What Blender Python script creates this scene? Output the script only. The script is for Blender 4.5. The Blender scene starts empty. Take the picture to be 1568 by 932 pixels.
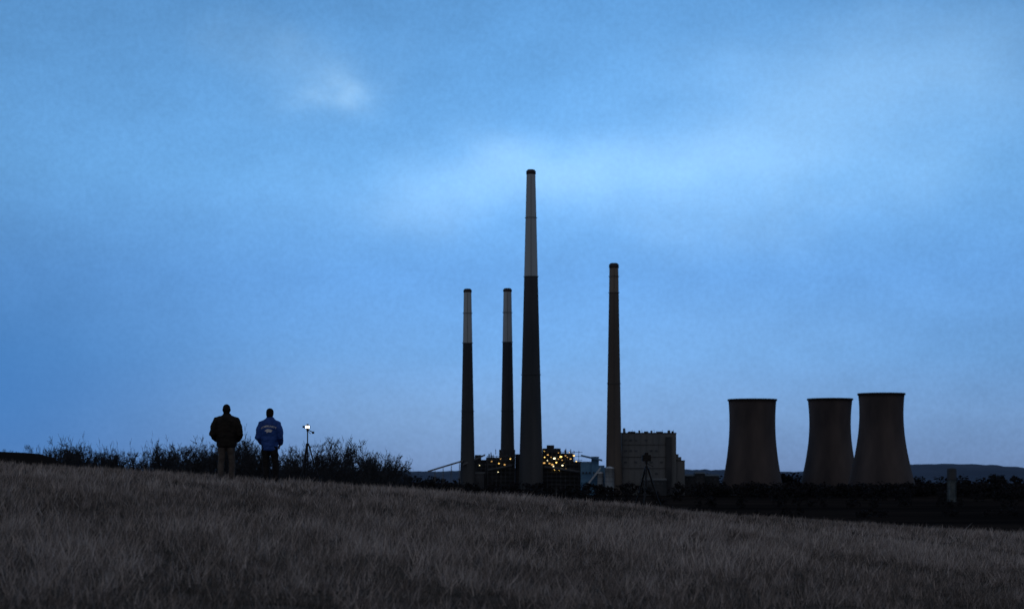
import bpy, bmesh, math, random, time
import numpy as np
from mathutils import Vector, Matrix, Euler, noise as mnoise
from mathutils.bvhtree import BVHTree
random.seed(7); rng=np.random.default_rng(7)
scene=bpy.context.scene
scene.view_settings.view_transform='Standard'; scene.view_settings.look='None'; scene.view_settings.exposure=0
EYE=1.7
def lin(r,g,b):
    f=lambda c:(c/255/12.92) if c/255<=0.04045 else ((c/255+0.055)/1.055)**2.4
    return (f(r),f(g),f(b),1)
# ---------------------------------------------------------------- materials
def mat(name,c1,c2,scale=1.0,stretch=(1,1,1),rough=0.9,bump=0.0,detail=5,spec=0.2,lo=0.35,hi=0.65):
    m=bpy.data.materials.new(name); m.use_nodes=True; nt=m.node_tree; N=nt.nodes; L=nt.links
    b=N['Principled BSDF']; b.inputs['Roughness'].default_value=rough
    b.inputs['Specular IOR Level'].default_value=spec
    tc=N.new('ShaderNodeTexCoord'); mp=N.new('ShaderNodeMapping'); mp.inputs['Scale'].default_value=stretch
    nz=N.new('ShaderNodeTexNoise'); nz.inputs['Scale'].default_value=scale; nz.inputs['Detail'].default_value=detail
    rp=N.new('ShaderNodeValToRGB'); rp.color_ramp.elements[0].color=(*c1,1); rp.color_ramp.elements[1].color=(*c2,1)
    rp.color_ramp.elements[0].position=lo; rp.color_ramp.elements[1].position=hi
    L.new(tc.outputs['Object'],mp.inputs[0]); L.new(mp.outputs[0],nz.inputs['Vector']); L.new(nz.outputs[0],rp.inputs[0]); L.new(rp.outputs[0],b.inputs['Base Color'])
    if bump>0:
        bp=N.new('ShaderNodeBump'); bp.inputs['Strength'].default_value=bump; L.new(nz.outputs[0],bp.inputs['Height']); L.new(bp.outputs[0],b.inputs['Normal'])
    return m
def emis(name,c,s):
    m=bpy.data.materials.new(name); m.use_nodes=True; b=m.node_tree.nodes['Principled BSDF']
    b.inputs['Base Color'].default_value=(*c,1); b.inputs['Emission Color'].default_value=(*c,1); b.inputs['Emission Strength'].default_value=s
    return m
M_pale=mat('pale_concrete',(.33,.42,.49),(.46,.54,.59),.05,(1,1,.08),.9)
M_darkc=mat('dark_painted_concrete',(.040,.053,.068),(.070,.081,.095),.05,(1,1,.15),.9)
M_brownc=mat('brown_concrete',(.085,.083,.082),(.125,.118,.112),.05,(1,1,.15),.9)
M_cap=mat('cap_metal',(.03,.033,.04),(.06,.062,.07),.3,rough=.6)
M_cool=mat('cooling_tower_concrete',(.048,.046,.052),(.100,.089,.090),.035,(1,1,.3),.95,detail=8)
M_soot=mat('stained_rim',(.015,.015,.018),(.03,.03,.032),.2)
M_clad=mat('cladding',(.10,.125,.15),(.15,.17,.19),.04,(1,1,.3),.8)
M_cladd=mat('dark_cladding',(.03,.04,.052),(.06,.07,.085),.06)
M_steel=mat('steel',(.04,.055,.075),(.08,.10,.13),.2,rough=.6)
M_blue=mat('blue_cladding',(.06,.17,.34),(.11,.27,.46),.08,rough=.7)
M_silo=mat('silo_paint',(.32,.43,.54),(.48,.57,.66),.2,(1,1,.2),.6)
M_lampw=emis('lamp_warm',(1,.62,.16),3.4); M_lampc=emis('lamp_white',(1,.86,.5),3.8); M_lamps=emis('lamp_dim',(.9,.5,.15),1.2)
# ---------------------------------------------------------------- mesh helpers
def new_obj(name,me,parent=None,mats=()):
    o=bpy.data.objects.new(name,me); scene.collection.objects.link(o)
    for m in mats: me.materials.append(m)
    if parent: o.parent=parent
    return o
def empty(name,loc=(0,0,0),rotz=0):
    o=bpy.data.objects.new(name,None); scene.collection.objects.link(o); o.location=loc; o.rotation_euler=(0,0,rotz); o.empty_display_size=1; return o
def bm_obj(name,bm,parent,mats,smooth=False):
    me=bpy.data.meshes.new(name); bm.normal_update(); bm.to_mesh(me); bm.free()
    if smooth: me.polygons.foreach_set('use_smooth',[True]*len(me.polygons))
    return new_obj(name,me,parent,mats)
def box(bm,x0,x1,y0,y1,z0,z1,mi=0):
    v=[bm.verts.new((x,y,z)) for x in(x0,x1) for y in(y0,y1) for z in(z0,z1)]
    for f in((0,1,3,2),(4,6,7,5),(0,4,5,1),(2,3,7,6),(0,2,6,4),(1,5,7,3)):
        bm.faces.new([v[i] for i in f]).material_index=mi
def beam(bm,a,b,r,mi=0,n=4,r2=None):
    a=Vector(a);b=Vector(b);d=(b-a).normalized(); r2=r if r2 is None else r2
    s=d.cross(Vector((0,0,1))); s=Vector((1,0,0)) if s.length<1e-3 else s.normalized(); t=d.cross(s)
    A=[];B=[]
    for i in range(n):
        an=2*math.pi*(i+.5)/n; o=s*math.cos(an)+t*math.sin(an)
        A.append(bm.verts.new(a+o*r));B.append(bm.verts.new(b+o*r2))
    for i in range(n):
        j=(i+1)%n; bm.faces.new((A[i],A[j],B[j],B[i])).material_index=mi
    bm.faces.new(A[::-1]).material_index=mi; bm.faces.new(B).material_index=mi
def lathe(bm,prof,n=48,cx=0,cy=0,mfun=None):
    rings=[]
    for r,z in prof: rings.append([bm.verts.new((cx+r*math.cos(2*math.pi*i/n),cy+r*math.sin(2*math.pi*i/n),z)) for i in range(n)])
    for k in range(len(rings)-1):
        for i in range(n):
            j=(i+1)%n; f=bm.faces.new((rings[k][i],rings[k][j],rings[k+1][j],rings[k+1][i])); f.smooth=True
            if mfun: f.material_index=mfun(k,prof[k],prof[k+1])
    return rings
# ---------------------------------------------------------------- terrain
VAL=-24.0
def sstep(a,b,x):
    t=np.clip((x-a)/(b-a),0,1); return t*t*(3-2*t)
CX=np.array([-18,-13,-8,-6,-3,.6,3.9,8.6,13,20.]); CZ=np.array([1.97,1.82,1.61,1.48,1.18,.90,.71,.37,.05,-.5])
CP=np.polyfit(CX,CZ,4)
def z50(x):
    xs=np.where(x<-15,-15-4*np.tanh((-x-15)/4*.6),x); xs=np.where(xs>16,16+6*np.tanh((xs-16)/6),xs)
    xs=np.clip(xs,-18,20)
    return np.polyval(CP,xs)+0.05*np.tanh((4.15-x)/.35)*np.exp(-((x-4)/4)**2)
def H(x,y):
    x=np.asarray(x,float);y=np.asarray(y,float)
    zc=z50(x)
    near=zc-0.00044*(y-50)**2
    near=np.where(y<0,zc-1.1-.01*np.minimum(-y,100)+0*y,near)
    dy=np.maximum(y-50,0)
    fall=np.where(dy<16.7,.0015*dy*dy,.418+.05*(dy-16.7))
    far=zc-fall
    h=np.where(y<=50,near,far)
    h=h+1.45*np.exp(-((x+22)/9.5)**2-((y-73)/6)**2)*(1-sstep(-17.6,-14.8,x))
    h=h+0.03*np.sin(x*.9+1)*np.sin(y*.5)+.02*np.sin(x*2.1+y*.7)
    v=VAL+0.6*np.sin(x/170+.6)*np.sin(y/230)
    k=6.0
    m=np.maximum(h,v); h=m+np.log1p(np.exp(-np.abs(h-v)/k))*k*np.where(y>300,1,0)*sstep(300,420,y)
    return h
def np_mesh(name,V,F,mats,smooth=False,parent=None,attr=None,mi=None):
    me=bpy.data.meshes.new(name); k=F.shape[1]
    me.vertices.add(len(V)); me.vertices.foreach_set('co',V.astype(np.float32).ravel())
    me.loops.add(F.size); me.loops.foreach_set('vertex_index',F.astype(np.int32).ravel())
    me.polygons.add(len(F)); me.polygons.foreach_set('loop_start',np.arange(0,F.size,k,dtype=np.int32))
    me.polygons.foreach_set('loop_total',np.full(len(F),k,dtype=np.int32))
    if smooth: me.polygons.foreach_set('use_smooth',np.ones(len(F),bool))
    if mi is not None: me.polygons.foreach_set('material_index',mi.astype(np.int32))
    me.update(calc_edges=True)
    if attr is not None:
        a=me.attributes.new('tint','FLOAT','POINT'); a.data.foreach_set('value',attr.astype(np.float32))
    return new_obj(name,me,parent,mats)
def grid_mesh(name,X,Y,Z,mats,smooth=True):
    ny,nx=X.shape; V=np.stack([X,Y,Z],-1).reshape(-1,3)
    i=np.arange(ny*nx).reshape(ny,nx); F=np.stack([i[:-1,:-1],i[:-1,1:],i[1:,1:],i[1:,:-1]],-1).reshape(-1,4)
    return np_mesh(name,V,F,mats,smooth)
ys=np.concatenate([np.linspace(-80,9,24),np.linspace(10,110,190),np.geomspace(112,9000,110)])
u=np.linspace(-1,1,241); 
xr=np.sinh(u*6.2)/np.sinh(6.2)*5200
xr=np.sort(np.concatenate([xr,np.linspace(-28,28,113)]))
X,Y=np.meshgrid(xr,ys); Z=H(X,Y)
gm=bpy.data.materials.new('dry_grass_ground'); gm.use_nodes=True; nt=gm.node_tree;N=nt.nodes;L=nt.links
b=N['Principled BSDF']; b.inputs['Roughness'].default_value=1; b.inputs['Specular IOR Level'].default_value=0
geo=N.new('ShaderNodeNewGeometry'); sx=N.new('ShaderNodeSeparateXYZ'); L.new(geo.outputs['Position'],sx.inputs[0])
n1=N.new('ShaderNodeTexNoise'); n1.inputs['Scale'].default_value=3; n1.inputs['Detail'].default_value=10; L.new(geo.outputs['Position'],n1.inputs['Vector'])
r1=N.new('ShaderNodeValToRGB'); r1.color_ramp.elements[0].position=.35;r1.color_ramp.elements[1].position=.7
r1.color_ramp.elements[0].color=(.03,.028,.025,1); r1.color_ramp.elements[1].color=(.10,.093,.085,1); L.new(n1.outputs[0],r1.inputs[0])
mp=N.new('ShaderNodeMapping'); mp.inputs['Scale'].default_value=(.004,.012,.01); L.new(geo.outputs['Position'],mp.inputs[0])
n2=N.new('ShaderNodeTexNoise'); n2.inputs['Scale'].default_value=1; n2.inputs['Detail'].default_value=4; L.new(mp.outputs[0],n2.inputs['Vector'])
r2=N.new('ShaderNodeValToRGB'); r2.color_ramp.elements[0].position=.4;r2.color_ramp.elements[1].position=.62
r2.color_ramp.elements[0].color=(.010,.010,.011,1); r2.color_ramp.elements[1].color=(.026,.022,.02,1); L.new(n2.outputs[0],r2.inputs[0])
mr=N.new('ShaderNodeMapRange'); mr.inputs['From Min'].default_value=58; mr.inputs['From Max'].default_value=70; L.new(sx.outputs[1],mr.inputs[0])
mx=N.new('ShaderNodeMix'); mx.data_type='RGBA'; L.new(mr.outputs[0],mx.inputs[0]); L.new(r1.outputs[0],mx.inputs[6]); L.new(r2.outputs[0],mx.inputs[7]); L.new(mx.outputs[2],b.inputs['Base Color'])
bp=N.new('ShaderNodeBump'); bp.inputs['Strength'].default_value=.6; bp.inputs['Distance'].default_value=.05; L.new(n1.outputs[0],bp.inputs['Height']); L.new(bp.outputs[0],b.inputs['Normal'])
grid_mesh('ground_field',X,Y,Z,[gm])
# ---------------------------------------------------------------- far hills
M_hill=mat('hazed_hill_forest',(.030,.050,.10),(.05,.075,.135),.004,detail=6)  # dark forest, with the blue of distance haze put into the base colour
xh=np.linspace(-4200,4200,420); yh=np.linspace(5200,7600,30); XH,YH=np.meshgrid(xh,yh)
prof=13+5*np.sin(xh/420+1)+4*np.sin(xh/177)+2.0*np.sin(xh/61+2)
prof+=22*np.exp(-((xh-1330)/230)**2)+10*np.exp(-((xh-1800)/300)**2)
ridge=np.exp(-((YH-6200)/520)**2)
ZH=VAL-6+(prof[None,:]-VAL+6)*ridge+1.2*rng.standard_normal(XH.shape)*ridge
grid_mesh('distant_hills',XH,YH,ZH,[M_hill])
# ---------------------------------------------------------------- grass
def patch(x,y):
    return (np.sin(x*1.3+np.sin(y*.7)*2)*np.sin(y*.8+np.sin(x*.5)*1.5)+np.sin(x*3.1+y*1.1+np.sin(y*2))*.6+np.sin(x*.35-y*.22+1)*.8+np.sin(x*6.3+np.sin(y*3.3)*2)*.4)/2.8
nc=92000
yy=np.sqrt(rng.uniform(16**2,66**2,nc)); yy=np.where(rng.random(nc)<.52,rng.uniform(10,38,nc),yy)
xx=rng.uniform(-1,1,nc)*(0.285*yy+3)
k=7; ph=patch(xx,yy)
bx=np.repeat(xx,k)+rng.normal(0,.045,nc*k); by=np.repeat(yy,k)+rng.normal(0,.045,nc*k)
php=np.repeat(ph,k); cs=np.repeat(rng.random(nc)**1.9,k)
hh=(0.045+.065*rng.random(nc*k))*(1+.5*php)*(0.5+1.7*cs)
bz=H(bx,by)-.01; w=(.0035+.0035*rng.random(nc*k))*np.clip(by/30,.6,2); an=rng.uniform(0,2*np.pi,nc*k)
lean=rng.normal(0,.45,(nc*k,2))*hh[:,None]; lean[:,0]+=.1*hh
c=np.cos(an)*w; s=np.sin(an)*w
V=np.empty((nc*k,3,3)); V[:,0]=np.stack([bx-c,by-s,bz],-1); V[:,1]=np.stack([bx+c,by+s,bz],-1); V[:,2]=np.stack([bx+lean[:,0],by+lean[:,1],bz+hh],-1)
tint=np.clip(.34+.34*php+.62*(cs-.35)+.18*rng.standard_normal(nc*k),0,1)
M_grass=bpy.data.materials.new('dry_grass_blades'); M_grass.use_nodes=True; nt=M_grass.node_tree;N=nt.nodes;L=nt.links
b=N['Principled BSDF']; b.inputs['Roughness'].default_value=.9; b.inputs['Specular IOR Level'].default_value=.1
at=N.new('ShaderNodeAttribute'); at.attribute_name='tint'; rp=N.new('ShaderNodeValToRGB'); e=rp.color_ramp.elements
e[0].color=(.050,.047,.043,1); e[1].color=(.62,.575,.555,1); e2=e.new(.5); e2.color=(.235,.212,.20,1)
L.new(at.outputs['Fac'],rp.inputs[0]); L.new(rp.outputs[0],b.inputs['Base Color'])
np_mesh('dry_grass',V.reshape(-1,3),np.arange(nc*k*3).reshape(-1,3),[M_grass],attr=np.repeat(tint,3))
# ---------------------------------------------------------------- trees
def gen_tree(seed,kids=(7,5,5,4),h=1.0,spread=.5):
    r=random.Random(seed); segs=[];tw=[]
    def br(p,d,ln,rad,lv):
        n=3 if lv<1 else (2 if lv<3 else 1); pts=[p]; dd=d.copy()
        for i in range(n):
            dd=(dd+Vector((r.gauss(0,.16),r.gauss(0,.16),r.gauss(.0,.08)))).normalized(); pts.append(pts[-1]+dd*ln/n)
        for i in range(n): (tw if lv>=3 else segs).append((pts[i],pts[i+1],rad*(1-.5*i/n),rad*(1-.5*(i+1)/n)))
        if lv>=len(kids): return
        for q in range(kids[lv]):
            t=r.uniform(.25 if lv else .15,1); f=t*n; i=min(int(f),n-1); pp=pts[i].lerp(pts[i+1],f-i)
            a=r.uniform(0,2*math.pi); out=Vector((math.cos(a),math.sin(a),r.uniform(-.35,.8)))
            nd=(dd*(.5)+out*spread*1.3).normalized()
            br(pp,nd,ln*r.uniform(.40,.62),rad*.5,lv+1)
    br(Vector((0,0,0)),Vector((0,0,1)),.6*h,.018,0)
    return segs,tw
def segs_mesh(st,rmin):
    segs,tw=st
    def frame(sg):
        A=np.array([s[0] for s in sg]);B=np.array([s[1] for s in sg]);ra=np.maximum([s[2] for s in sg],rmin);rb=np.maximum([s[3] for s in sg],rmin*.7)
        d=B-A; d/=np.linalg.norm(d,axis=1)[:,None]+1e-9; rv=rng.standard_normal(A.shape); s=np.cross(d,rv); s/=np.linalg.norm(s,axis=1)[:,None]+1e-9
        return A,B,ra,rb,d,s,np.cross(d,s)
    A,B,ra,rb,d,s,t=frame(segs)
    n=len(segs); V=np.empty((n,6,3))
    for q in range(3):
        a=2*math.pi*q/3; o=s*math.cos(a)+t*math.sin(a); V[:,q]=A+o*ra[:,None]; V[:,3+q]=B+o*rb[:,None]
    F=np.array([[0,1,4,3],[1,2,5,4],[2,0,3,5]]); F=(np.arange(n)[:,None,None]*6+F[None]).reshape(-1,4)
    V=V.reshape(-1,3)
    A,B,ra,rb,d,s,t=frame(tw); W=np.stack([A-s*ra[:,None],A+s*ra[:,None],B+s*rb[:,None],B-s*rb[:,None]],1).reshape(-1,3)
    return np.concatenate([V,W]),np.concatenate([F,np.arange(len(W)).reshape(-1,4)+len(V)])
vars_=[segs_mesh(gen_tree(s,(9,6,5,4),1.0,sp),.0025) for s,sp in((1,.8),(2,.95),(3,.9),(4,.75),(5,1.0))]
for v,_ in vars_: v/= np.quantile(v[:,2],.975)
def merge(name,insts,mats):
    VV=[];FF=[];off=0
    for (v,f),x,y,z,hs,ws,rot in insts:
        cs_,sn=math.cos(rot),math.sin(rot); q=np.empty_like(v)
        q[:,0]=(v[:,0]*cs_-v[:,1]*sn)*ws+x; q[:,1]=(v[:,0]*sn+v[:,1]*cs_)*ws+y; q[:,2]=v[:,2]*hs+z
        VV.append(q);FF.append(f+off);off+=len(q)
    return np_mesh(name,np.concatenate(VV),np.concatenate(FF),mats)
M_bark=mat('bare_branches',(.018,.024,.032),(.045,.052,.064),2)
def gen_clump(seed,n,lobes,fs):
    r=np.random.default_rng(seed); lc=np.stack([r.uniform(-.32,.32,lobes),r.uniform(-.32,.32,lobes),r.uniform(.25,.8,lobes)],-1); lr=r.uniform(.12,.26,lobes)
    i=r.integers(0,lobes,n); d=r.standard_normal((n,3)); d/=np.linalg.norm(d,axis=1)[:,None]; c=lc[i]+d*(lr[i]*r.uniform(.4,1.05,n))[:,None]
    low=r.random(n)<.25; c[low,2]=r.uniform(0,.45,low.sum()); 
    a=r.standard_normal((n,3)); a/=np.linalg.norm(a,axis=1)[:,None]; b_=np.cross(a,r.standard_normal((n,3))); b_/=np.linalg.norm(b_,axis=1)[:,None]
    s=fs*r.uniform(.5,1.4,n)[:,None]; V=np.stack([c-a*s,c-b_*s*.6,c+a*s,c+b_*s*.6],1); V[...,2]=np.maximum(V[...,2],-.02)
    return V.reshape(-1,3),np.arange(n*4).reshape(-1,4)
cl_small=[gen_clump(20+i,900,11,.020) for i in range(4)]
cl_far=[gen_clump(40+i,260,8,.07) for i in range(5)]
rowx=[-48,-45,-43.5,-42,-38.5,-37.8,-36,-33,-32.3,-31.2,-29.5,-28.3,-27,-26,-24,-21,-20,-18.5,-16.5,-15,-14.6,-13.5,-12.5,-11]
rowz=[3.3,4.7,4.4,4.1,4.0,3.3,4.6,4.3,3.3,4.8,5.3,3.9,5.3,4.9,3.9,3.7,4.5,4.8,5.0,4.4,3.5,3.8,3.3,2.0]
insts=[];ins2=[]
for i in range(190):
    y=random.uniform(185,235); s=y/200
    xn=random.uniform(-50,-10.8)
    top=1.7+(np.interp(xn,rowx,rowz)-1.7)*random.uniform(.6,1.06)
    x=xn*s; z=float(H(x,y)); ht=(1.7+(top-1.7)*s)-z
    insts.append((random.choice(vars_),x,y,z-.2,ht,ht*random.uniform(.30,.42),random.uniform(0,6.28)))
for i in range(300):
    y=random.uniform(190,230); s=y/200; xn=random.uniform(-49,-11)
    tall=-33<xn<-25
    top=1.7+(np.interp(xn,rowx,rowz)-1.7)*(random.uniform(-.1,.5) if tall else random.uniform(.1,.92)); x=xn*s; z=float(H(x,y)); ht=(1.7+(top-1.7)*s)-z
    ins2.append((random.choice(cl_small),x,y,z-.2,ht*1.06,ht*random.uniform(.25,.36),random.uniform(0,6.28)))
for i in range(60):
    y=random.uniform(190,230); x=random.uniform(-110,-52); z=float(H(x,y)); ht=random.uniform(6,9.5); insts.append((random.choice(vars_),x,y,z-.2,ht,ht*.4,random.uniform(0,6)))
merge('bare_tree_row',insts,[M_bark])
merge('hedge_thicket',ins2,[M_bark])
M_wood=mat('woodland',(.006,.007,.010),(.018,.019,.024),.05)
insts=[]
def wood(n,x0,x1,y0,y1,h0,h1):
    for i in range(n):
        x=random.uniform(x0,x1);y=random.uniform(y0,y1);z=float(H(x,y));h=random.uniform(h0,h1)
        insts.append((random.choice(cl_far),x,y,z-.5,h,h*random.uniform(.9,1.5),random.uniform(0,6.28)))
wood(330,-900,900,2180,2290,12,19)
wood(120,-900,-40,2050,2200,14,22)
wood(130,200,900,2050,2200,12,19)
wood(150,-800,800,1800,1950,9,14)
wood(120,-700,700,1450,1600,6,10)
wood(60,0,500,1150,1250,4,7)
wood(220,-1400,1600,2600,2800,18,27)
wood(160,-2500,2500,3300,3700,18,28)
wood(6,325,350,2450,2500,27,32)
merge('valley_woodland',insts,[M_wood])
ins=[]
for x,y,hh_ in((-17.55,71,.46),(-17.5,71.1,.40),(-18.15,71,.22),(-18.4,71,.26),(-18.7,71,.2),(-17.2,71,.18),(-17.9,71,.16),(-19.5,71,.5),(-21,71,.6)):
    ins.append((random.choice(cl_small),x,y,float(H(x,y))-.04,hh_,hh_*.8,random.uniform(0,6)))
merge('low_shrubs',ins,[M_bark])
# ---------------------------------------------------------------- chimneys
def chimney(x,y,top,rt,rb,zband,lower,cap=4.5,upper=M_pale):
    p=empty('chimney',(x,y,VAL)); Ht=top-VAL; zb=zband-VAL
    R=lambda z: rb+(rt-rb)*min(1,(z/Ht))**.92
    zs=[0]+list(np.linspace(0,zb,14)[1:])+list(np.linspace(zb,Ht-cap,10)[1:])
    bm=bmesh.new(); lathe(bm,[(R(z),z) for z in zs],48,mfun=lambda k,a,b_:0 if b_[1]<=zb+.01 else 1)
    bm_obj('shaft',bm,p,[lower,upper])
    bm=bmesh.new(); r=rt
    lathe(bm,[(r,Ht-cap),(r*1.12,Ht-cap+.4),(r*1.12,Ht-cap*.35),(r*.9,Ht-.6),(r*.78,Ht),(r*.7,Ht),(r*.7,Ht-6)],48); bm_obj('cap_ring',bm,p,[M_cap])
    bm=bmesh.new()
    for z in (zb*.55,zb,zb+(Ht-zb)*.55):
        rr=R(z); lathe(bm,[(rr-.1,z-.4),(rr+.9,z-.3),(rr+.9,z),(rr-.1,z)],40)
        for i in range(20):
            a=i*math.pi/10; beam(bm,((rr+.85)*math.cos(a),(rr+.85)*math.sin(a),z),((rr+.85)*math.cos(a),(rr+.85)*math.sin(a),z+1.1),.06)
    beam(bm,(0,-rb-.25,2),(0,-rt-.25,Ht-cap-1),.22)
    bm_obj('platforms_and_ladder',bm,p,[M_steel])
    return p
chimney(-54.4,2400,228,4.6,9.6,161.7,M_darkc)
chimney(-5.6,2425,231,4.9,9.6,164.5,M_darkc)
chimney(23.2,2395,373,5.3,15.4,242.5,M_darkc,6)
chimney(124.8,2400,259.3,5.4,10.4,223.3,M_brownc,6,mat('tan_concrete',(.19,.18,.165),(.27,.25,.225),.05,(1,1,.1)))
# ---------------------------------------------------------------- cooling towers
def cooling(x,y,top,r0,zt,c):
    p=empty('cooling_tower',(x,y,VAL)); Ht=top-VAL; zt=zt-VAL
    R=lambda z:r0*math.sqrt(1+((z-zt)/c)**2)
    zs=np.linspace(8,Ht-2.2,30)
    bm=bmesh.new()
    lathe(bm,[(R(z),z) for z in zs]+[(R(Ht)+.9,Ht-2.0),(R(Ht)+.9,Ht),(R(Ht)-.6,Ht)]+[(R(z)-.8,z) for z in zs[::-1]],72,mfun=lambda k,a,b_:1 if a[1]>Ht-2.3 and b_[1]>Ht-2.3 else 0)
    bm_obj('shell',bm,p,[M_cool,M_soot])
    bm=bmesh.new()
    for i in range(36):
        a=2*math.pi*i/36
        for da in(-1,1):
            b_=a+da*math.pi/36; beam(bm,((R(0)+1)*math.cos(a),(R(0)+1)*math.sin(a),0),((R(8))*math.cos(b_),(R(8))*math.sin(b_),8.2),.45)
    lathe(bm,[(R(0)+4,-1),(R(0)+4,1),(R(0)+3,1),(R(0)+3,-1)],48)
    bm_obj('legs_and_basin',bm,p,[M_cladd])
cooling(294.4,2400,92.9,28.0,65,90)
cooling(405.8,2500,97.5,26.2,66,76)
cooling(433.6,2300,96,25.6,72,72)
# ---------------------------------------------------------------- plant buildings
G=VAL-1
p=empty('boiler_house_building',(0,0,0))
bm=bmesh.new(); box(bm,135,202,2410,2470,G,51)
box(bm,134.6,202.4,2409.6,2470.4,51,52.3,1)
box(bm,189,196,2406,2409.9,G,47,1)
for i in range(9): box(bm,136+i*7.4,136.5+i*7.4,2409.4,2409.9,G,50.6,0)
for z in(8,22,37): box(bm,135.2,188.8,2409.2,2409.39,z,z+.7,1)
box(bm,202.3,213,2415,2455,G,17.5); box(bm,202.4,213.6,2414.5,2455.5,17.6,18.4,1)
for (x0,x1,z) in((202.4,205.5,26),(205.6,209,22.5)): box(bm,x0,x1,2418,2450,18.5,z)
bm_obj('walls',bm,p,[M_clad,M_cladd])
bm=bmesh.new()
for x,w_,h in((137,2.5,5.5),(143,9,1.6),(156,2,2.8),(163,5,1.7),(171,2,2.6),(178,8,1.5),(192,3,3),(197,2,2)): box(bm,x,x+w_,2414,2420,52.4,52.3+h)
for x in(140,148,160,175,185,199): beam(bm,(x,2412,52.3),(x,2412,56),.25)
bm_obj('roof_vents',bm,p,[M_cladd])
bm=bmesh.new()
for i in range(8):
    for z in(1,15,29,42):
        if random.random()<.5: box(bm,138+i*6.3,141.5+i*6.3,2409.0,2409.15,z,z+2.0)
bm_obj('windows',bm,p,[M_steel])
p=empty('generating_unit_building')
bm=bmesh.new()
for a in((-32,-16,10,2420,26),(-16,4,2415,2460,31.5),(4,10,2418,2450,26),(38,60,2412,2460,33),(60,76,2414,2455,27),(76,86,2418,2450,17),(86,100,2420,2450,9)):
    if a[2]==10: box(bm,-32,-16.1,2420,2450,G,22); continue
    box(bm,a[0]+.1,a[1]-.1,a[2],a[3],G,a[4])
box(bm,-62,-32.2,2425,2450,G,19); box(bm,-46,-38,2422,2424.8,G,25)
box(bm,43,52,2416,2430,33.1,37); box(bm,-10,-4,2420,2430,31.6,36)
bm_obj('cores',bm,p,[M_cladd])
bm=bmesh.new()
for x0,x1,zt in((-30,4,24),(38,86,30),(-60,-32,14)):
    x=x0
    while x<=x1: beam(bm,(x,2407,G),(x,2407,zt),.4); x+=5.5
    z=-12
    while z<=zt: box(bm,x0-.5,x1+.5,2406.3,2410.5,z,z+.5); z+=5
    x=x0
    while x+5.5<=x1: beam(bm,(x,2406.9,zt-5),(x+5.5,2406.9,zt),.22); x+=11
for _ in range(16):
    x=random.choice([random.uniform(-30,2),random.uniform(40,84)]); z=random.uniform(20,30); beam(bm,(x,2410,z-3),(x,2410,z+random.uniform(3,7)),random.uniform(.25,.9),n=8)
beam(bm,(40,2404,10),(84,2404,4),1.6,n=10); beam(bm,(-30,2404,6),(0,2404,12),1.3,n=10)
bm_obj('steel_framing',bm,p,[M_steel])
bm=bmesh.new()
lights=[(39.5,29.5),(40,22),(39.5,15),(43.5,18),(46,14.5),(49.5,13),(52,20.5),(54.5,15.5),(56.8,20),(60,22.5),(61.5,18.5),(62,12),(65.5,24),(68,22),(70.5,28),(72,20),(47,8.5),(52.5,7),(58,6),(66,8),(57,27.5),(-16,14.5),(-18,9),(-17,4),(-14,20),(-25,17),(76,24),(79,17),(44,25),(48,22),(64,15),(-40,12),(-9,13),(-2,20),(51,11)]
for x,z in lights:
    s_=random.choice([.35,.5,.65,.9,1.25]); mi=random.choice([0,0,1,2,2]); box(bm,x-s_,x+s_,2405.4,2405.9,z-s_*.6,z+s_*.6,mi)
bm_obj('lamps',bm,p,[M_lampw,M_lampc,M_lamps])
p=empty('coal_conveyor')
bm=bmesh.new()
def gallery(bm,a,b_,w_,h,mi=0):
    a=Vector(a);b_=Vector(b_); s=Vector((0,1,0)); t=Vector((0,0,1))
    vs=[bm.verts.new(q+s*sy*w_/2+t*sz*h/2) for q in(a,b_) for sy in(-1,1) for sz in(-1,1)]
    for f in((0,1,3,2),(4,6,7,5),(0,4,5,1),(2,3,7,6),(0,2,6,4),(1,5,7,3)): bm.faces.new([vs[i] for i in f]).material_index=mi
gallery(bm,(-103,2390,4.5),(-60,2390,17.5),4,2.0)
gallery(bm,(-59.8,2388,13),(-33,2412,25),4,2.2)
for x in(-94,-84,-74,-64):
    z=4.5+(x+103)/43*13; beam(bm,(x-2,2390,G),(x,2390,z-1.2),.35); beam(bm,(x+2,2390,G),(x,2390,z-1.2),.35)
bm_obj('gallery',bm,p,[M_clad])
p=empty('transfer_house_building')
bm=bmesh.new(); box(bm,84,97,2392,2402,G,16); box(bm,97.1,106,2390,2400,G,22); box(bm,106.1,113,2392,2402,G,12)
gallery(bm,(84,2388,24),(110,2388,18),4,2.2); gallery(bm,(90,2386,-14),(108,2386,9),3,3,1)
bm_obj('walls',bm,p,[M_blue,M_silo])
bm=bmesh.new()
for x in(86,90,94,99,103,108): box(bm,x,x+1.5,2389.6,2389.8 if x>96 else 2391.8,2,4)
box(bm,83.8,97,2391.8,2402.2,16.1,16.6); box(bm,97.1,106.2,2389.8,2400.2,22.1,22.7)
bm_obj('trim_and_windows',bm,p,[M_cladd])
def silo(x,y,r,zt,mats):
    p=empty('storage_silo',(x,y,0)); bm=bmesh.new()
    lathe(bm,[(r,G),(r,zt-1),(r*1.03,zt-1),(r*1.03,zt-.4),(r*.5,zt+1.2),(.05,zt+1.8)],32); bm_obj('shell',bm,p,mats)
    bm=bmesh.new()
    for z in(-8,-2,4): lathe(bm,[(r+.02,z),(r+.2,z),(r+.2,z+.4),(r+.02,z+.4)],32)
    beam(bm,(r*.7,-r*.8,G),(r*.7,-r*.8,zt+1),.15); bm_obj('hoops_and_ladder',bm,p,[M_steel])
silo(118.5,2380,5.6,9,[M_silo]); silo(107.5,2383,3.6,3,[M_silo])
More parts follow.
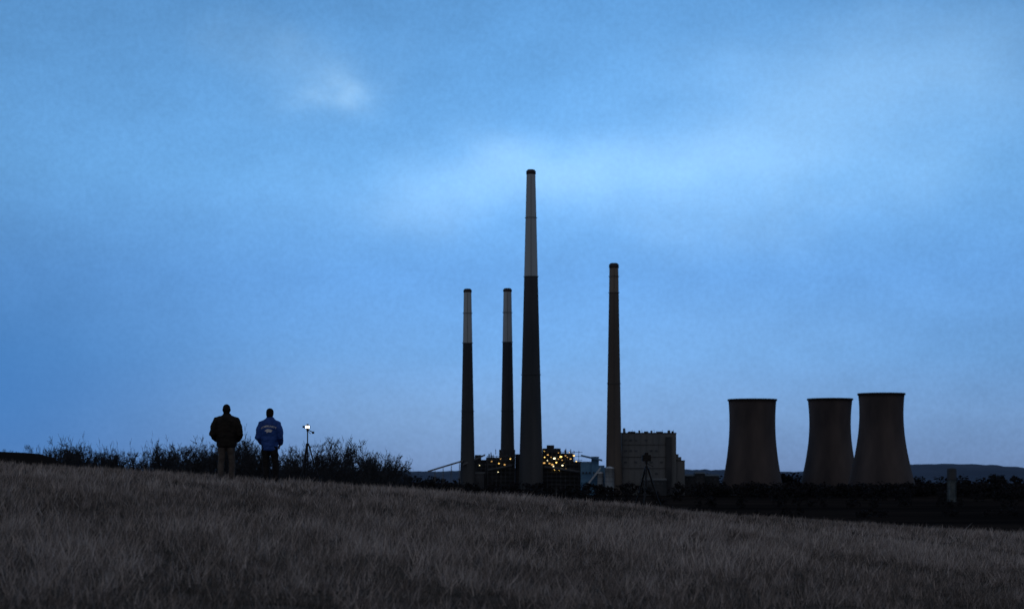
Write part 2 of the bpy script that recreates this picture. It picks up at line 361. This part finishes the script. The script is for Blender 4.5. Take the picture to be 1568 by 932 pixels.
def shed(name,x0,x1,y,z):
    p=empty(name); bm=bmesh.new(); box(bm,x0,x1,y,y+20,G,z)
    v=[bm.verts.new(q) for q in((x0-.5,y-.5,z+.02),(x1+.5,y-.5,z+.02),(x1+.5,y+20.5,z+.02),(x0-.5,y+20.5,z+.02),(x0-.5,y+10,z+2.2),(x1+.5,y+10,z+2.2))]
    for f in((0,1,5,4),(3,4,5,2),(0,4,3),(1,2,5),(0,3,2,1)): bm.faces.new([v[i] for i in f]).material_index=1
    bm_obj('walls_and_roof',bm,p,[M_cladd,M_clad])
    bm=bmesh.new(); x=x0+2
    while x<x1-3: box(bm,x,x+2,y-.15,y-.02,z-5,z-3); x+=5
    bm_obj('windows',bm,p,[M_steel])
shed('warehouse_building',215,258,2440,-1); shed('warehouse_building',228,240,2436,2.0); shed('warehouse_building',-64,-34,2400,2); shed('warehouse_building',160,188,2385,-6)
M_tank=mat('tank_pedestal_paint',(.07,.10,.12),(.12,.16,.18),.2)
p=empty('water_tank',(404,1800,0)); bm=bmesh.new()
lathe(bm,[(4.3,-4),(4.3,6),(4.0,6.4),(.1,7.2)],28); lathe(bm,[(.1,-4.02),(4.3,-4.02)],28); bm_obj('tank',bm,p,[M_cladd])
bm=bmesh.new(); lathe(bm,[(3.4,-4.1),(3.2,-14),(3.4,-25)],20); 
for i in range(6): a=i*math.pi/3; beam(bm,(4*math.cos(a),4*math.sin(a),-25),(4*math.cos(a),4*math.sin(a),-4),.3)
bm_obj('pedestal',bm,p,[M_tank])
# ---------------------------------------------------------------- people
def loft(bm,pts,rad,side=None,n=20):
    P=[Vector(q) for q in pts]; rings=[]
    for i,q in enumerate(P):
        d=(P[min(i+1,len(P)-1)]-P[max(i-1,0)]).normalized()
        s=Vector(side) if side else Vector((1,0,0)); s=(s-d*s.dot(d))
        if s.length<1e-3: s=Vector((0,1,0))-d*d.y
        s.normalize(); t=d.cross(s); rx,ry=rad[i] if isinstance(rad[i],tuple) else (rad[i],rad[i])
        rings.append([bm.verts.new(q+s*math.cos(2*math.pi*k/n)*rx+t*math.sin(2*math.pi*k/n)*ry) for k in range(n)])
    for a,b_ in zip(rings,rings[1:]):
        for k in range(n): j=(k+1)%n; bm.faces.new((a[k],a[j],b_[j],b_[k]))
    bm.faces.new(rings[0][::-1]); bm.faces.new(rings[-1])
def ball(bm,c,r):
    bmesh.ops.create_uvsphere(bm,u_segments=20,v_segments=14,radius=1,matrix=Matrix.Translation(c)@Matrix.Diagonal((*r,1)))
def fused(name,bm,parent,mats,vox=.012,disp=0,seed=0):
    bmesh.ops.recalc_face_normals(bm,faces=bm.faces)
    me0=bpy.data.meshes.new('tmp'); bm.to_mesh(me0); bm.free()
    o=new_obj(name,me0,None,mats)
    m=o.modifiers.new('r','REMESH'); m.mode='VOXEL'; m.voxel_size=vox; m.use_smooth_shade=True
    m=o.modifiers.new('s','SMOOTH'); m.factor=.5; m.iterations=4
    dg=bpy.context.evaluated_depsgraph_get(); me=bpy.data.meshes.new_from_object(o.evaluated_get(dg))
    o.modifiers.clear(); o.data=me; o.parent=parent
    if disp:
        for v in me.vertices:
            q=v.co*7+Vector((seed,0,0)); q.z*=1.7
            v.co+=v.normal*(mnoise.noise(q)*disp+mnoise.noise(q*2.7)*disp*.5)
    for pl in me.polygons: pl.use_smooth=True
    return o
M_skin=mat('skin',(.30,.19,.14),(.38,.25,.19),20,rough=.6)
M_hair=mat('dark_hair',(.010,.009,.008),(.022,.018,.016),40)
def hand(bm,w,d,sgn):
    w=Vector(w); d=Vector(d).normalized(); s=d.cross(Vector((0,0,1))).normalized(); u_=s.cross(d)
    loft(bm,[w,w+d*.03,w+d*.085],[(.022,.03),(.018,.042),(.014,.042)],side=tuple(u_*-1),n=12)
    for i,l in enumerate((.068,.078,.072,.055)):
        b0=w+d*.08+u_*(.031-.0205*i); p1=b0+d*l*.45; p2=p1+(d*.8+s*sgn*.5).normalized()*l*.3; p3=p2+(d*.4+s*sgn*.9).normalized()*l*.28
        loft(bm,[b0,p1,p2,p3],[.0095,.009,.008,.006],side=(.3,.2,.9),n=8)
    b0=w+d*.03+u_*.03; loft(bm,[b0,b0+(d+u_).normalized()*.035,b0+(d*1.4+u_*.8).normalized()*.065],[.012,.011,.008],side=(.3,.2,.9),n=8)
def person(x,y,rz,sc,jacket,trouser,hatm,bulk,elbow,legs,hat):
    p=empty('person',(x,y,float(H(x,y))-.01),rz); p.scale=(sc,sc,sc)
    bm=bmesh.new()
    for sg,(hx,kx,ax,fy) in zip((-1,1),legs):
        loft(bm,[(hx,0,.96),(hx,0,.80),(kx,.025,.50),(kx*.5+ax*.5,.01,.33),(ax,-.01,.10),(ax,0,.045)],[(.10,.11),(.102,.112),(.078,.085),(.08,.083),(.072,.075),(.077,.085)],side=(1,0,0))
    loft(bm,[(0,0,.82),(0,0,.92),(0,0,1.02)],[(.14,.11),(.185,.125),(.175,.12)])
    fused('trousers',bm,p,[trouser],.012,.010,3)
    bm=bmesh.new()
    for sg,(hx,kx,ax,fy) in zip((-1,1),legs):
        loft(bm,[(ax,-.10,.045),(ax,-.06,.055),(ax,.03,.06),(ax+sg*.02,.12,.04),(ax+sg*.025,.18,.03)],[(.03,.03),(.045,.05),(.045,.055),(.05,.038),(.03,.022)],side=(1,0,0))
    fused('shoes',bm,p,[hatm],.01)
    b_=bulk
    bm=bmesh.new()
    loft(bm,[(0,0,.80),(0,0,.84),(0,0,.98),(0,0,1.15),(0,-.005,1.30),(0,-.01,1.41),(0,-.005,1.49),(0,0,1.54),(0,.01,1.58),(0,.01,1.60)],
         [(.175*b_,.13*b_),(.20*b_,.145*b_),(.20*b_,.15*b_),(.205*b_,.15*b_),(.225*b_,.15*b_),(.215*b_,.14*b_),(.165*b_,.115*b_),(.115,.095),(.082,.08),(.076,.076)],side=(1,0,0),n=28)
    for sg in(-1,1):
        sh=Vector((sg*.19*b_,-.005,1.43)); el=Vector((sg*elbow,-.05,1.11)); wr=Vector((sg*(.20*b_+.02),.17,.97)); m1=sh.lerp(el,.5)+Vector((sg*.015,0,0)); m2=el.lerp(wr,.5)
        loft(bm,[(sg*.10,0,1.46),sh,m1,el,m2,wr],[.07*b_,.083*b_,.078*b_,.070*b_,.064*b_,.052],side=(0,1,.2))
    jk=fused('jacket',bm,p,[jacket],.012,.014,sc*9)
    bm=bmesh.new()
    for sg in(-1,1): hand(bm,(sg*(.20*b_+.015),.185,.965),(-sg*.45,.15,-.75),-sg)
    fused('hands',bm,p,[M_skin],.005)
    hc=Vector((0,.02,1.672))
    bm=bmesh.new(); loft(bm,[(0,0,1.50),(0,.0,1.57),(0,.01,1.63)],[.062,.060,.060])
    ball(bm,hc,(.077,.097,.115)); ball(bm,hc+Vector((0,.035,-.055)),(.058,.062,.058)); 
    loft(bm,[hc+Vector((0,.088,.02)),hc+Vector((0,.112,-.018)),hc+Vector((0,.095,-.03))],[.009,.017,.012],n=10)
    loft(bm,[hc+Vector((-.022,.088,-.058)),hc+Vector((0,.097,-.056)),hc+Vector((.022,.088,-.058))],[.006,.009,.006],side=(0,0,1),n=8)
    for sg in(-1,1):
        ball(bm,hc+Vector((sg*.080,-.005,-.01)),(.011,.020,.032))
    fused('head',bm,p,[M_skin],.007)
    bm=bmesh.new()
    for sg in(-1,1): ball(bm,hc+Vector((sg*.031,.083,.008)),(.013,.012,.009))
    bm_obj('eyes',bm,p,[M_cap],True)
    bm=bmesh.new()
    ball(bm,hc+Vector((0,-.018,-.012)),(.084,.097,.112)); bmesh.ops.bisect_plane(bm,geom=bm.verts[:]+bm.edges[:]+bm.faces[:],plane_co=hc+Vector((0,.03,-.02)),plane_no=(0,.85,-.35),clear_outer=True)
    bm_obj('hair',bm,p,[M_hair],True)
    bm=bmesh.new()
    if hat=='beanie':
        loft(bm,[hc+Vector((0,-.01,-.025)),hc+Vector((0,-.012,.02)),hc+Vector((0,-.012,.022)),hc+Vector((0,-.01,.085)),hc+Vector((0,-.008,.12)),hc+Vector((0,-.006,.137))],[(.096,.114),(.098,.116),(.092,.110),(.082,.097),(.054,.062),(.02,.022)],side=(1,0,0),n=24)
    else:
        loft(bm,[hc+Vector((0,0,.005)),hc+Vector((0,0,.05)),hc+Vector((0,0,.09)),hc+Vector((0,0,.12)),hc+Vector((0,0,.13))],[(.088,.107),(.088,.106),(.076,.090),(.045,.055),(.01,.012)],side=(1,0,0),n=24)
        loft(bm,[hc+Vector((0,.07,.022)),hc+Vector((0,.13,.02)),hc+Vector((0,.175,.012))],[(.07,.010),(.068,.008),(.035,.006)],side=(1,0,0),n=16)
    fused('hat',bm,p,[hatm],.008)
    return p,jk
M_jblack=mat('black_coat',(.008,.008,.008),(.02,.018,.016),8,bump=.3,rough=.8)
M_jblue=mat('blue_jacket',(.012,.055,.25),(.03,.10,.40),7,bump=.2,rough=.6)
M_tgrey=mat('grey_trousers',(.06,.056,.055),(.10,.092,.088),10)
M_tblack=mat('dark_trousers',(.008,.009,.012),(.018,.019,.022),10)
M_hat=mat('black_knit',(.006,.006,.007),(.014,.014,.016),30)
M_print=mat('white_print',(.5,.55,.6),(.75,.78,.8),30)
p1,_=person(-7.14,49,.05,1.07,M_jblack,M_tgrey,M_hat,1.16,.315,((-.10,-.125,-.135,0),(.10,.12,.13,0)),'beanie')
p2,jk=person(-6.06,49,-.12,1.065,M_jblue,M_tblack,M_hat,1.01,.27,((-.095,-.10,-.075,0),(.10,.14,.17,0)),'cap')
bvh=BVHTree.FromPolygons([v.co.copy() for v in jk.data.vertices],[tuple(q.vertices) for q in jk.data.polygons])
def proj_mesh(name,me):
    for v in me.vertices:
        h=bvh.ray_cast(Vector((v.co.x,-.6,v.co.z)),Vector((0,1,0)))
        v.co.y=(h[0].y if h[0] else -.16)-.006
    return new_obj(name,me,p2,[M_print])
cu=bpy.data.curves.new('t','FONT'); cu.body='COMMUNITY'; cu.size=.062; cu.align_x='CENTER'; cu.offset=.0015; cu.resolution_u=2
to=bpy.data.objects.new('t',cu); scene.collection.objects.link(to); bpy.context.view_layer.update()
me=bpy.data.meshes.new_from_object(to.evaluated_get(bpy.context.evaluated_depsgraph_get())); bpy.data.objects.remove(to)
for v in me.vertices:
    x_,z_=v.co.x,v.co.y; v.co=Vector((x_,0,1.355+z_-x_*x_*1.4))
proj_mesh('jacket_lettering',me)
bm=bmesh.new()
pts=[(-.085,.0),(-.05,.035),(.0,.05),(.06,.04),(.10,.015),(.05,.005),(.07,-.03),(.01,-.02),(-.03,-.045),(-.04,-.01)]
vs=[bm.verts.new((a,0,1.26+c_)) for a,c_ in pts]; bm.faces.new(vs); bmesh.ops.triangulate(bm,faces=bm.faces[:]); bmesh.ops.subdivide_edges(bm,edges=bm.edges[:],cuts=3,use_grid_fill=True)
me=bpy.data.meshes.new('emblem'); bm.to_mesh(me); bm.free(); proj_mesh('jacket_emblem',me)
# ---------------------------------------------------------------- tripods
M_blk=mat('black_metal',(.008,.008,.009),(.02,.02,.022),20,rough=.5)
M_scr=emis('lit_screen',(1,.93,.78),5)
def tripod(x,y,hgt,spread,rz,big):
    z=float(H(x,y)); p=empty('camera_tripod',(x,y,z),rz); bm=bmesh.new()
    ap=hgt*(.80 if big else .66); lw=1.25 if big else 1
    for k in range(3):
        a=math.pi/2+k*2*math.pi/3+.5; c_,s_=math.cos(a),math.sin(a)
        kn=Vector((c_*spread*.5,s_*spread*.5,ap*.5)); t=Vector((c_*.04,s_*.04,ap)); f=Vector((c_*spread,s_*spread,-.01))
        beam(bm,t,kn,.021*lw,n=8); beam(bm,kn,f,.016*lw,n=8); beam(bm,kn+Vector((0,0,.03)),kn-Vector((0,0,.03)),.026*lw,n=8); beam(bm,f+Vector((0,0,.03)),f-Vector((0,0,.01)),.018*lw,n=8)
        m_=t.lerp(f,.45); beam(bm,m_,(0,0,ap*.52),.006,n=6)
    beam(bm,(0,0,ap-.03),(0,0,ap+.05),.045,n=12); beam(bm,(0,0,ap*.5),(0,0,hgt-.16),.016,n=10)
    ball(bm,Vector((0,0,hgt-.15)),(.03,.03,.035)); beam(bm,(0,0,hgt-.13),(0,0,hgt-.10),.035,n=12)
    beam(bm,(0,-.02,hgt-.15),(.10,-.2,hgt-.24),.008,n=6)
    bm_obj('legs_and_head',bm,p,[M_blk])
    bm=bmesh.new(); s_=1.75 if big else 1
    box(bm,-.07*s_,.07*s_,-.03,.035,hgt-.10,hgt-.10+.095*s_); box(bm,-.03*s_,.03*s_,-.02,.03,hgt-.0995+.095*s_,hgt-.10+.13*s_)
    bmesh.ops.bevel(bm,geom=bm.edges[:],offset=.008,segments=2,affect='EDGES')
    beam(bm,(0,.03,hgt-.05),(0,.16 if not big else .24,hgt-.05),.038*(1 if not big else 1.3),n=20)
    bm_obj('camera_body',bm,p,[M_blk]); return p
TH=1.60
tp=tripod(-5.53,53,TH,.36,0,False)
bm=bmesh.new(); 
box(bm,-.052,.052,-.040,-.034,TH-.085,TH-.022); bm_obj('lit_camera_screen',bm,tp,[M_scr])
bm=bmesh.new(); beam(bm,(.02,0,TH-.13),(.15,-.02,TH-.20),.012,n=6); box(bm,.12,.18,-.04,.02,TH-.235,TH-.175); beam(bm,(-.02,0,TH-.10),(-.11,0,TH-.06),.010,n=6); box(bm,-.135,-.085,-.012,.012,TH-.075,TH-.02); bm_obj('accessory_arm',bm,tp,[M_blk])
tripod(3.57,52,1.40,.44,.3,True)
# ---------------------------------------------------------------- world
w=bpy.data.worlds.new('World'); scene.world=w; w.use_nodes=True; nt=w.node_tree;N=nt.nodes;L=nt.links
bg=N['Background']; bg.inputs[1].default_value=1
def S(n,i,v):
    if isinstance(v,(int,float)): n.inputs[i].default_value=v
    else: L.new(v,n.inputs[i])
def mth(op,a,b_=None,c_=None,clamp=False):
    n=N.new('ShaderNodeMath'); n.operation=op; n.use_clamp=clamp; S(n,0,a)
    if b_ is not None:S(n,1,b_)
    if c_ is not None:S(n,2,c_)
    return n.outputs[0]
tc=N.new('ShaderNodeTexCoord'); gen=tc.outputs['Generated']; sp=N.new('ShaderNodeSeparateXYZ'); L.new(gen,sp.inputs[0])
dx,dy_,dz=sp.outputs
az=mth('ARCTAN2',dx,dy_); el=mth('ARCSINE',dz)
def nz(scale,stretch,det,off=0,rough=.5):
    m=N.new('ShaderNodeMapping'); m.inputs['Scale'].default_value=stretch; m.inputs['Location'].default_value=(off,off*.7,0); L.new(gen,m.inputs[0])
    n=N.new('ShaderNodeTexNoise'); n.inputs['Scale'].default_value=scale; n.inputs['Detail'].default_value=det; n.inputs['Roughness'].default_value=rough; L.new(m.outputs[0],n.inputs['Vector']); return mth('SUBTRACT',n.outputs[0],.5)
na=nz(12,(1,1,1.6),6); nb=nz(12,(1,1,1.6),6,3.3); nf=nz(26,(1,1,1.7),7,7,.6); nbig=nz(6,(1,1,1.8),4,11); ng=nz(420,(1,1,1),2,2)
azp=mth('MULTIPLY_ADD',na,.12,az); elp=mth('MULTIPLY_ADD',nb,.06,el)
def G2(a0,e0,sa,se,amp,A=azp,E=elp):
    a=mth('DIVIDE',mth('SUBTRACT',A,a0),sa); e_=mth('DIVIDE',mth('SUBTRACT',E,e0),se)
    q=mth('ADD',mth('MULTIPLY',a,a),mth('MULTIPLY',e_,e_)); return mth('MULTIPLY',mth('EXPONENT',mth('MULTIPLY',q,-1)),amp)
def A_(px): return (px-784)/3000
def E_(py): return (725-py)/3000
rp=N.new('ShaderNodeValToRGB'); cr=rp.color_ramp
stops=[(-.02,(60,80,115)),(.004,(114,144,190)),(.03,(116,158,210)),(.06,(107,162,222)),(.10,(103,163,229)),(.15,(110,175,238)),(.20,(101,164,226)),(.25,(92,152,212)),(.45,(95,130,170)),(.8,(102,120,145))]
mr=mth('MULTIPLY_ADD',el,1/.84,.02/.84,clamp=True); L.new(mr,rp.inputs[0])
cr.elements[0].position=0; cr.elements[0].color=lin(*stops[0][1]); cr.elements[1].position=(.8+.02)/.84; cr.elements[1].color=lin(*stops[-1][1])
for e_,c_ in stops[1:-1]: q=cr.elements.new((e_+.02)/.84); q.color=lin(*c_)
big=G2(.04,.12,.30,.22,.38,az,el)
fac=mth('ADD',mth('ADD',mth('ADD',.70,big),mth('MULTIPLY',nbig,.32)),mth('MULTIPLY',nf,.26))
fac=mth('MULTIPLY',fac,mth('MULTIPLY_ADD',ng,.20,1))
pat=None
for px,py,sa,se,amp in((484,118,.012,.007,.20),(465,108,.035,.016,.14),(1290,150,.085,.034,.19),(960,285,.115,.024,.24),(740,270,.035,.014,.12),(1150,235,.07,.024,.12),(820,310,.03,.02,.07),(1500,110,.05,.04,.08),(560,620,.12,.03,.07),(1080,560,.10,.04,.05)):
    g=G2(A_(px),E_(py),sa,se,amp); pat=g if pat is None else mth('ADD',pat,g)
def vm(op,a,b_):
    n=N.new('ShaderNodeVectorMath'); n.operation=op
    for i,v in((0,a),(1,b_)):
        if isinstance(v,tuple): n.inputs[i].default_value=v
        else: L.new(v,n.inputs[i])
    return n.outputs[0]
def scl(v,f):
    n=N.new('ShaderNodeVectorMath'); n.operation='SCALE'
    if isinstance(v,tuple): n.inputs[0].default_value=v
    else: L.new(v,n.inputs[0])
    S(n,3,f); return n.outputs[0]
col=scl(rp.outputs[0],fac)
col=vm('ADD',col,scl((.44,.56,.55),pat))
lb=G2(A_(-40),E_(620),.14,.07,.75,az,el)
mixn=N.new('ShaderNodeMix'); mixn.data_type='RGBA'; L.new(lb,mixn.inputs[0]); L.new(col,mixn.inputs[6]); mixn.inputs[7].default_value=lin(50,118,190)
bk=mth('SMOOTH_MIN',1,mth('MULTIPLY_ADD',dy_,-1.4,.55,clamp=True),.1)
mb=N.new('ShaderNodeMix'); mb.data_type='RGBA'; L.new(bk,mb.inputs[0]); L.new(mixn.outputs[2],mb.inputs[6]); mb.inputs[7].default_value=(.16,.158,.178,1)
sky=N.new('ShaderNodeTexSky'); sky.sky_type='NISHITA'; sky.sun_disc=False; sky.sun_elevation=math.radians(3); sky.sun_rotation=math.radians(200); sky.air_density=1; sky.dust_density=1
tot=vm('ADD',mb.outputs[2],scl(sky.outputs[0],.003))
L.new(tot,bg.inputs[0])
sd=bpy.data.lights.new('sun','SUN'); sd.energy=.04; sd.angle=math.radians(25); sd.color=(1,.93,.87); so=bpy.data.objects.new('sun',sd); scene.collection.objects.link(so)
so.rotation_euler=Vector((-.34,-.94,.35)).to_track_quat('Z','Y').to_euler()
# ---------------------------------------------------------------- camera
cd=bpy.data.cameras.new('camera'); cam=bpy.data.objects.new('camera',cd); scene.collection.objects.link(cam); scene.camera=cam
cam.location=(0,0,EYE); cam.rotation_euler=(math.radians(90),0,0)
cd.sensor_width=36; cd.lens=3000/1568*36; cd.shift_y=(725-466)/1568; cd.clip_start=.5; cd.clip_end=30000
cd.dof.use_dof=True; cd.dof.focus_distance=54; cd.dof.aperture_fstop=2.8
